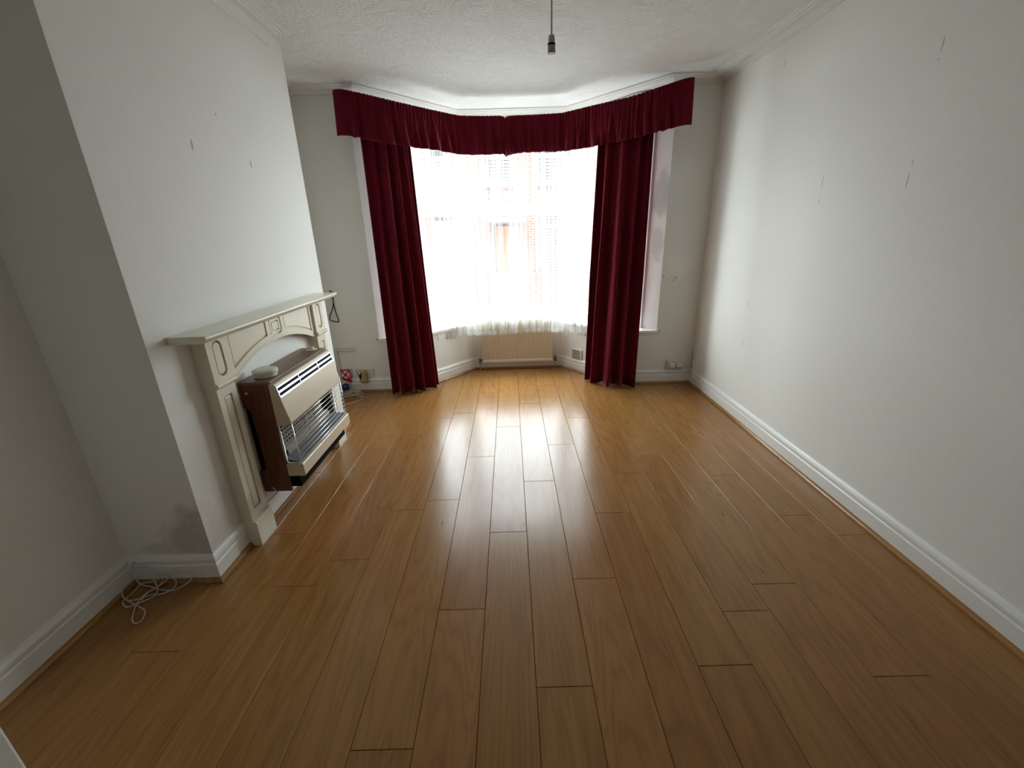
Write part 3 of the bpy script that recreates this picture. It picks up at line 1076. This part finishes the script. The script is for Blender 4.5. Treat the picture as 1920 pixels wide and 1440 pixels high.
# net curtain
NETP = [(-1.02, 4.10), (-.80, 4.33), (-.52, 4.562), (-.44, 4.585), (.0, 4.588), (.52, 4.585), (.64, 4.565), (.875, 4.318), (1.075, 4.095)]
nx, nz = 900, 22
ap = arc(smooth_path([(*p, 0) for p in NETP], 4), nx)
tot = ap[-1][0]
f1, f2, f3 = fold_fn(tot, .115, 7, .5), fold_fn(tot, .036, 8, .55), fold_fn(tot, .075, 9, .5)


def net_point(j, h, zt, zb, push=0.0):
    s, p, nn = ap[j]
    drift = .05 * math.sin(s * 2.3 + 1) * h                        # pleats lean a little on the way down
    s2 = min(max(s + drift, 0), tot)
    w = f1(s2) * .019 * (.4 + .8 * h) + f2(s2) * .009 * (1 - .45 * h) + f3(s2 - drift * .6) * .008 * h
    tang = Vector((-nn.y, nn.x, 0))
    q = p + nn * (w + push) + tang * (.012 * f3(s2 + .02) * (1 - .3 * h))
    return (q.x, q.y, zt + (zb - zt) * h)


NT_, NB_ = 2.40, .432
rows = [[net_point(j, i / nz, NT_, NB_ + .010 * math.sin(ap[j][0] * 5.1)) for j in range(nx + 1)] for i in range(nz + 1)]
no = obj('net_curtain', M().grid(rows), MAT['net'], None, (0, 4.60, NB_), fixn=False)
tag(no, 'white sheer net curtain gathered across the whole bay window', 'net curtain')
hem_h0 = 1 - .040 / (NT_ - NB_)
rows = [[net_point(j, hem_h0 + (1 - hem_h0) * i / 3, NT_, NB_ + .010 * math.sin(ap[j][0] * 5.1), .0015) for j in range(nx + 1)] for i in range(4)]
obj('hem', M().grid(rows), MAT['net_hem'], no, fixn=False, label='doubled hem of the net')

# gathered pelmet
PT = [(-1.336, 3.885, 2.553), (-1.320, 3.855, 2.552), (-1.290, 3.840, 2.551), (-1.235, 3.832, 2.546), (-1.08, 3.865, 2.520), (-.868, 3.935, 2.484), (-.655, 4.165, 2.483), (-.445, 4.405, 2.488), (-.39, 4.43, 2.487),
      (-.20, 4.457, 2.485), (-.04, 4.464, 2.484), (.0, 4.466, 2.466), (.04, 4.464, 2.482), (.25, 4.46, 2.484), (.49, 4.445, 2.487), (.55, 4.415, 2.488), (.775, 4.18, 2.480), (1.005, 3.975, 2.478), (1.20, 3.835, 2.502), (1.36, 3.80, 2.538),
      (1.425, 3.790, 2.546), (1.446, 3.800, 2.548)]
nx, nz = 760, 20
pa = arc(smooth_path(PT, 4), nx)
tot = pa[-1][0]
g1, g2, g3 = fold_fn(tot, .030, 31, .35), fold_fn(tot, .115, 32, .45), fold_fn(tot, .055, 33, .5)
rows = []
for i in range(nz + 1):
    h = i / nz
    row = []
    for j in range(nx + 1):
        s, p, nn = pa[j]
        e = min(1, max(0, (min(s, tot - s) - .07) / .08))          # flat returned ends
        fine = g1(s) * .0085 * max(0, 1 - h * 1.5) + g3(s) * .011 * max(0, min(1, h * 2) - h * .4)
        coarse = g2(s + .012 * math.sin(h * 4)) * .032 * max(0, h - .16) / .82
        k = (fine + coarse) * e
        q = p + nn * (k + .012 * h)
        drop = .312 + .006 * math.sin(s * 6) + (.006 * g2(s) * e) + .014 * math.exp(-((s - tot * .5) / .05) ** 2)
        row.append((q.x, q.y, p.z - drop * h))
    rows.append(row)
pe = obj('pelmet', M().grid(rows), MAT['velvet'], None, (0, 4.5, 2.2), fixn=False)
so = pe.modifiers.new('cloth_thickness', 'SOLIDIFY'); so.thickness = .004; so.offset = 0
tag(pe, 'gathered dark red velvet pelmet following the bay above the curtains', 'pelmet')
rl = thing('curtain_rail', 'white curtain rail behind the red pelmet', 'curtain rail', (0, 4.6, 2.52))
rp = [(-1.365, 4.066, 2.535), (-1.362, 4.02, 2.535), (-1.20, 4.02, 2.530), (-1.0, 4.05, 2.522), (-.45, 4.62, 2.515), (.56, 4.62, 2.515), (1.08, 4.05, 2.522), (1.25, 4.02, 2.530), (1.470, 4.02, 2.535), (1.472, 4.066, 2.535)]
obj('rail', M().tube(smooth_path(rp, 3), .008, 8), MAT['white_plastic'], rl)
for x, y, yw in ((-1.372, 4.05, 4.069), (1.478, 4.05, 4.069), (-.3, 4.63, 4.919), (.4, 4.63, 4.919)):
    obj('bracket', M().box(x - .012, x + .012, y - .02, yw, 2.498, 2.520 if y > 4.5 else 2.552), MAT['white_plastic'], rl, bevel=.002)

# ------------------------------------------------------------------ radiator
rd = thing('radiator', 'cream panel radiator with fluted front under the net curtain', 'radiator', (.066, 4.66, 0))
rx0, rx1, rz0, rz1, rf = -.332, .462, .112, .56, 4.638
nr = 26
prof = []
for k in range(nr):
    a = rx0 + (rx1 - rx0) * k / nr; w_ = (rx1 - rx0) / nr
    prof += [(a, rf + .006), (a + w_ * .18, rf), (a + w_ * .62, rf), (a + w_ * .8, rf + .006)]
prof += [(rx1, rf + .006), (rx1, rf + .045), (rx0, rf + .045)]
obj('panel', M().prism(prof, rz0, rz1), MAT['rad'], rd)
obj('bottom_rail', M().box(rx0 - .002, rx1 + .002, rf - .006, rf + .05, rz0 - .022, rz0 + .012), MAT['rad_rail'], rd, bevel=.008)
obj('top_rail', M().box(rx0 - .002, rx1 + .002, rf - .003, rf + .05, rz1, rz1 + .022), MAT['rad'], rd, bevel=.008)
for k in range(2): obj('hanging_bracket', M().box(rx0 + .12 + k * .52, rx0 + .15 + k * .52, rf + .044, 4.719, .16, .5), MAT['rad_rail'], rd)
for sx, x in ((-1, rx0), (1, rx1)):
    xe = x + sx * .034
    v = obj('valve', M().tube([(x, rf + .022, .115), (xe + sx * .008, rf + .022, .115)], .011, 10).tube([(xe, rf + .022, .085), (xe, rf + .022, .15 if sx > 0 else .135)], [.011, .014], 10), MAT['brass'], rd)
    obj('valve_pipe', M().tube([(xe, rf + .022, 0), (xe, rf + .022, .088)], .0075, 10), MAT['pipe'], v)

# ------------------------------------------------------------------ wall vent on the canted wall
cu_ = (Vector((*D, 0)) - Vector((*C, 0))).normalized()           # along the canted wall, towards the room
cn = Vector((-cu_.y, cu_.x, 0))
if cn.y > 0: cn = -cn                                           # into the room
vd = FX + RX * ((1082 - 960) / FPX) - UX * ((665 - 720) / FPX)
tt = (Vector((*C, 0)).dot(cn)) / (vd.dot(cn))
vc = Vector((0, 0, CAMH)) + vd * tt
vt = thing('wall_vent', 'square white louvred vent low on the bay wall', 'air vent', tuple(vc))
ZZ = Vector((0, 0, 1))
f = M()
hw_, hh = .072, .066
f.obox(vc - cu_ * hw_ - ZZ * hh, cu_ * 2 * hw_, cn * .014, ZZ * .014); f.obox(vc - cu_ * hw_ + ZZ * (hh - .014), cu_ * 2 * hw_, cn * .014, ZZ * .014)
f.obox(vc - cu_ * hw_ - ZZ * (hh - .014), cu_ * .014, cn * .014, ZZ * (2 * hh - .028)); f.obox(vc + cu_ * (hw_ - .014) - ZZ * (hh - .014), cu_ * .014, cn * .014, ZZ * (2 * hh - .028))
obj('vent_frame', f, MAT['white_plastic'], vt)
obj('vent_back', M().obox(vc - cu_ * hw_ * .9 - ZZ * hh * .9 + cn * .0005, cu_ * hw_ * 1.8, cn * .001, ZZ * hh * 1.8), MAT['black'], vt)
for k in range(8):
    z = -hh + .018 + k * .0135
    obj('slat', M().obox(vc - cu_ * (hw_ - .014) + ZZ * z + cn * .002, cu_ * 2 * (hw_ - .014), cn * .009 - ZZ * .003, ZZ * .0032), MAT['old_plastic'], vt)

# ------------------------------------------------------------------ sockets and small things on the window wall
ss = thing('double_socket', 'white double socket with two plugs beside the corner strip', 'socket', (1.62, YF, .19))
obj('socket_plate', M().box(1.540, 1.695, YF - .028, YF - .0005, .148, .236), MAT['old_plastic'], ss, bevel=.004)
for x in (1.590, 1.660):
    pl = obj('plug', M().lathe([(.028, 0), (.030, -.008), (.026, -.024), (.012, -.030)], (x, YF - .028, .188), 20, 'y'), MAT['white_plastic'], ss)
    obj('plug_shoulder', M().box(x - .031, x - .022, YF - .0285, YF - .024, .155, .205), MAT['cable'], pl)
for x, z in ((1.56, .228), (1.625, .228)):
    obj('rocker_switch', M().box(x - .008, x + .008, YF - .033, YF - .027, z - .014, z + .004), MAT['white_plastic'], ss)
cs = []
for k in range(13):
    t = k / 12
    cs.append((1.772 - .026 * (1 - t) ** 2 * 1.0, YF - .030, .10 + .235 * t))
strip = M()
nv = len(cs)
vs = []
for (x, y, z) in cs: vs += [(x, y, z), (x + .020, y + .026, z), (x + .022, y + .024, z), (x + .002, y - .002, z)]
strip.add(vs, [(i * 4 + k, i * 4 + (k + 1) % 4, (i + 1) * 4 + (k + 1) % 4, (i + 1) * 4 + k) for i in range(nv - 1) for k in range(4)] + [(3, 2, 1, 0), tuple(range(nv * 4 - 4, nv * 4))])
tag(obj('corner_strip', strip, MAT['gloss_white'], None, (1.77, YF - .02, .1)), 'loose bowed white strip standing in the corner beside the double socket', 'trim strip')

# left side: plate with gold plug-in, red taped box, blue plug, cable
sl = thing('wall_socket', 'white wall socket plate next to the gold plug-in', 'socket', (-1.47, YF, .19))
obj('socket_plate', M().box(-1.572, -1.392, YF - .012, YF - .0005, .150, .232), MAT['old_plastic'], sl, bevel=.003)
for x, z, a, b in ((-1.418, .208, .0022, .006), (-1.430, .182, .005, .0018), (-1.406, .182, .005, .0018)):
    obj('socket_hole', M().box(x - a, x + a, YF - .0128, YF - .0115, z - b, z + b), MAT['black'], sl)
obj('screw', M().lathe([(.006, 0), (.005, -.003)], (-1.548, YF - .012, .192), 12, 'y'), MAT['brass'], sl)
gp = thing('plug_in_freshener', 'gold plug-in unit with a dark front and pale light in the wall socket', 'plug-in', (-1.487, YF - .012, .17))
obj('freshener_body', M().lathe([(.020, .100), (.034, .112), (.037, .150), (.035, .205), (.026, .232), (.010, .238)], (-1.487, YF - .048, 0), 24), MAT['gold'], gp)
obj('freshener_front', M().prism([(-1.517, .216), (-1.485, .216), (-1.490, .182), (-1.496, .155), (-1.506, .155), (-1.513, .185)], YF - .092, YF - .078, 'y'), MAT['dark_inlay'], gp, bevel=.002)
obj('light_lens', M().lathe([(.009, 0), (.008, -.004), (.003, -.006)], (-1.501, YF - .092, .212), 14, 'y'), MAT['led'], gp)
obj('plug_pin_block', M().box(-1.505, -1.468, YF - .055, YF - .0125, .165, .205), MAT['gold'], gp)
rb = thing('taped_box', 'small white box crossed with red tape on the wall', 'box', (-1.66, YF, .19))
obj('box_body', M().box(-1.700, -1.618, YF - .045, YF - .0005, .150, .236), MAT['white_plastic'], rb, bevel=.004)
yt = YF - .0475
for (xa, za), (xb, zb_) in (((-1.700, .150), (-1.618, .236)), ((-1.700, .236), (-1.618, .150)), ((-1.704, .237), (-1.612, .241)), ((-1.614, .150), (-1.612, .241)), ((-1.70, .153), (-1.614, .146))):
    d_ = Vector((xb - xa, 0, zb_ - za)); nrm = Vector((-d_.z, 0, d_.x)).normalized() * .007
    obj('tape', M().obox(Vector((xa, yt - .001, za)) - nrm, d_, nrm * 2, Vector((0, .003, 0))), MAT['red_tape'], rb)
obj('tape_tail', M().obox(Vector((-1.69, yt + .002, .150)), Vector((.075, 0, -.025)), Vector((.004, 0, -.016)), Vector((0, .03, 0))), MAT['red_tape'], rb)

tr = M()
tr.box(-1.742, -1.716, YF - .022, YF - .0005, .142, .450); tr.box(-1.716, -1.545, YF - .022, YF - .0005, .426, .450)
to = obj('cable_trunking', tr, MAT['old_plastic'], None, (-1.73, YF, .142), .003)
tag(to, 'thin white cable trunking bent round on the wall in the alcove', 'trunking')

lp = [(-1.688, YF - .012, 1.010), (-1.694, YF - .012, .985), (-1.682, YF - .014, .965), (-1.676, YF - .012, .93), (-1.679, YF - .01, .89), (-1.700, YF - .008, .83), (-1.728, YF - .008, .78), (-1.735, YF - .008, .745), (-1.720, YF - .008, .726),
      (-1.66, YF - .008, .715), (-1.655, YF - .008, .74), (-1.668, YF - .008, .80), (-1.690 + .015, YF - .009, .87), (-1.675, YF - .011, .92), (-1.670, YF - .013, .96), (-1.676, YF - .012, 1.000)]
lo_ = thing('hanging_loop', 'thin black cord loop hanging on the wall beyond the mantel shelf', 'cord', (-1.68, YF, .71))
obj('loop', M().tube(smooth_path(lp, 6, True), .0042, 8, True), MAT['blackcord'], lo_)
obj('hook', M().tube([(-1.685, YF - .0005, 1.0), (-1.685, YF - .02, 1.0), (-1.685, YF - .022, 1.012)], .0028, 6), MAT['brass'], lo_)

# white cable heap with a blue plug on the floor in the alcove
rnd = random.Random(5)
pts = []
for k in range(46):
    a = k * .62
    r = .055 + .055 * rnd.random()
    pts.append((-1.635 + r * 1.35 * math.cos(a) + .02 * math.sin(a * .3), 3.93 + r * .9 * math.sin(a), .006 + .0009 * k + .018 * rnd.random()))
pts += [(-1.52, 3.90, .012), (-1.470, 3.88, .006), (-1.455, 3.84, .004), (-1.48, 3.79, .004), (-1.53, 3.74, .004), (-1.58, 3.70, .004)]
wc = thing('coiled_cable', 'heap of white cable with a dark blue plug under the taped box', 'cable', (-1.63, 3.93, 0))
obj('cable_run', M().tube(smooth_path(pts, 5), .0036, 6), MAT['cable'], wc)
obj('cable_plug', M().lathe([(.012, -.034), (.030, -.028), (.036, -.005), (.034, .016), (.020, .030), (.006, .033)], (-1.655, 3.965, .085), 18), MAT['blue'], wc)
obj('plug_lead', M().tube(smooth_path([(-1.655, 3.965, .055), (-1.65, 3.96, .04), (-1.64, 3.95, .03)], 4), .004, 6), MAT['cable'], wc)

# tangled cable on the floor near the open door
ZC = lambda u, v: (190 + u / 5.647, 940 + v / 5.647)
st1 = [(345, 640), (315, 740), (240, 840), (222, 930), (228, 1010), (280, 1062), (380, 1105), (450, 1150), (470, 1190), (430, 1260), (360, 1300), (335, 1270), (345, 1170), (385, 1080), (480, 990), (580, 920), (690, 835), (700, 795), (640, 805),
       (540, 850), (430, 890), (330, 970), (260, 1040), (232, 1092), (270, 1120), (360, 1102), (480, 1060), (560, 1000), (600, 950), (580, 880), (540, 810), (480, 770), (400, 790), (372, 830), (430, 890), (520, 915), (640, 935), (760, 950), (860, 915),
       (940, 840), (955, 775), (900, 745), (840, 760), (740, 790), (790, 840), (785, 900), (720, 960), (620, 1000), (545, 985), (420, 1035), (300, 1070)]
st2 = [(360, 640), (330, 690), (380, 700), (470, 690), (570, 730), (640, 790), (650, 840), (600, 910), (500, 980), (420, 1050)]


def ground(u, v, k):
    px, py = ZC(u, v)
    p = at(px, py, z=.005)
    if p.x < -1.742: p = at(px, py, x=-1.742)
    if p.y > CY0 - .042 and p.x < CX:
        q = at(px, py, y=CY0 - .042)
        if q.z > 0: p = q
    p.z = max(p.z, .004) + (.004 * (k % 3) if p.z < .02 else 0)
    return p


tc_ = thing('tangled_cable', 'tangle of thin pale cable on the floor below the damp stain', 'cable', tuple(at(*ZC(500, 950), z=0)))
for nm, st in (('cable_run', st1), ('cable_run', st2)):
    obj(nm, M().tube(smooth_path([ground(u, v, k) for k, (u, v) in enumerate(st)], 6), .0027, 6), MAT['cable'], tc_)

# ------------------------------------------------------------------ pendant lamp holder
px_, py_ = .227, 2.40
pd = thing('pendant_lampholder', 'empty grey lampholder hanging on a thin cord from the ceiling', 'lampholder', (px_, py_, CEIL))
obj('ceiling_rose', M().lathe([(.010, -.034), (.030, -.030), (.042, -.012), (.044, 0)], (px_, py_, CEIL), 28), MAT['white_plastic'], pd)
obj('cord', M().tube([(px_, py_, CEIL - .03), (px_, py_, 2.48), (px_, py_, 2.333)], .0034, 8), MAT['cord'], pd)
obj('holder_cap', M().lathe([(.004, 2.336), (.011, 2.333), (.0145, 2.327), (.0165, 2.300), (.0165, 2.298)], (px_, py_, 0), 24), MAT['grey_plastic'], pd)
obj('holder_ring', M().lathe([(.0178, 2.300), (.0182, 2.298), (.0182, 2.294), (.0172, 2.292)], (px_, py_, 0), 24), MAT['black'], pd)
obj('holder_skirt', M().lathe([(.013, 2.262), (.0178, 2.2615), (.0182, 2.263), (.0176, 2.292), (.010, 2.293), (.010, 2.272), (.013, 2.271)], (px_, py_, 0), 24), simple('old_bakelite', (.30, .27, .22), .4), pd)

# ------------------------------------------------------------------ street outside
GZ = -.55
ow = M()
ow.box(-14, 14, -3.9, 4.35, 2.84, 10.5); ow.box(-14, -3.2, -3.9, 4.35, GZ, 2.84); ow.box(2.12, 14, -3.9, 4.35, GZ, 2.84)  # unseen mass, built tall to keep sky light off the houses opposite
struct('terrace_sky_blocker', ow, MAT['brick'], 'unseen brick terrace that the room belongs to, added to shade the street', 'building')
struct('pavement', M().box(-14, 14, 4.4, 9.3, GZ - .3, GZ), MAT['concrete'], 'pale concrete pavement outside the bay window', 'pavement')
struct('garden', M().box(-14, 14, -16, -3.95, GZ - .3, GZ), MAT['pavement'], 'paved yard behind the house', 'yard')
struct('road', M().box(-14, 14, 9.3, 12.0, GZ - .3, GZ - .1), MAT['tarmac'], 'tarmac road outside the bay window', 'road')
struct('far_pavement', M().box(-14, 14, 12.0, 14.2, GZ - .3, GZ), MAT['pavement'], 'pavement below the houses across the street', 'pavement')


def house(x0, x1, mat, label, wins, door, doormat):
    YH = 14.0
    h = thing('terraced_house', label, 'house', ((x0 + x1) / 2, YH, GZ), 'terraced houses across the street')
    holes = [rect(a, b, c, d) for a, b, c, d in wins] + ([rect(door[0], door[1], GZ + .002, 1.75)] if door else [])
    obj('wall', plate(rect(x0, x1, GZ, 4.3), holes, YH, YH + .25, 'y'), mat, h)
    obj('roof', M().prism([(YH - .25, 4.25), (YH + 4, 5.6), (YH + 4, 5.4), (YH + .2, 4.1)], x0, x1, 'x'), MAT['tile_red'], h)  # eaves and roof kept low, above the view, so more sky reaches the bay
    obj('inner_wall', M().box(x0 + .02, x1 - .02, YH + .30, YH + .36, GZ, 4.25), MAT['black'], h)
    for a, b, c, d in wins:
        f = M()
        for r_ in ((a, a + .07, c, d), (b - .07, b, c, d), (a + .07, b - .07, c, c + .07), (a + .07, b - .07, d - .07, d), ((a + b) / 2 - .03, (a + b) / 2 + .03, c + .07, d - .07), (a + .07, (a + b) / 2 - .03, c + (d - c) * .68, c + (d - c) * .68 + .05), ((a + b) / 2 + .03, b - .07, c + (d - c) * .68, c + (d - c) * .68 + .05)):
            f.box(r_[0], r_[1], YH + .08, YH + .14, r_[2], r_[3])
        w = obj('window', f, MAT['far_frame'], h)
        obj('pane', M().box(a + .06, b - .06, YH + .10, YH + .11, c + .06, d - .06), MAT['darkpane'], w)
        bl = M()
        nb = int((d - c - .2) / .09)
        for k in range(nb): bl.box(a + .09, b - .09, YH + .095, YH + .099, c + .1 + k * .09, c + .155 + k * .09)
        b_ = obj('blind', bl, MAT['blind'], w); b_['kind'] = 'stuff'
        obj('window_ledge', M().box(a - .08, b + .08, YH - .10, YH + .08, c - .11, c - .001), MAT['render'], h)
        obj('lintel', M().box(a - .10, b + .10, YH - .02, YH + .02, d + .001, d + .20), MAT['render'], h)
    if door:
        dd = obj('door', M().box(door[0] + .05, door[1] - .05, YH + .10, YH + .15, GZ + .02, 1.70), doormat, h)
        obj('door_handle', M().lathe([(.03, 0), (.03, -.04)], (door[1] - .15, YH + .10, .45), 10, 'y'), MAT['satin'], dd)
        obj('porch_canopy', M().box(door[0] - .15, door[1] + .15, YH - .5, YH, 1.80, 1.92), MAT['render'], h)
    return h


house(-6.4, -.95, MAT['brick'], 'red brick house with a dark door across the street', [(-4.6, -2.9, .05, 2.0), (-2.35, -1.35, .3, 2.1), (-4.4, -3.0, 2.9, 3.9), (-2.3, -1.4, 2.9, 3.9)], (-6.1, -5.2), MAT['darkpane'])
house(-.95, 4.3, MAT['brick'], 'red brick house with an orange-red door across the street', [(.85, 2.3, .05, 2.35), (3.0, 3.9, .2, 2.2), (.9, 2.2, 2.9, 3.9), (-.6, .2, 2.9, 3.9)], (-.45, .35), MAT['orange_door'])
gw = obj('garden_wall', M().box(-6, 6, 13.0, 13.22, GZ, .35), MAT['brick'], None, (0, 13.1, GZ))
tag(gw, 'low brick garden wall in front of the houses across the street', 'wall')
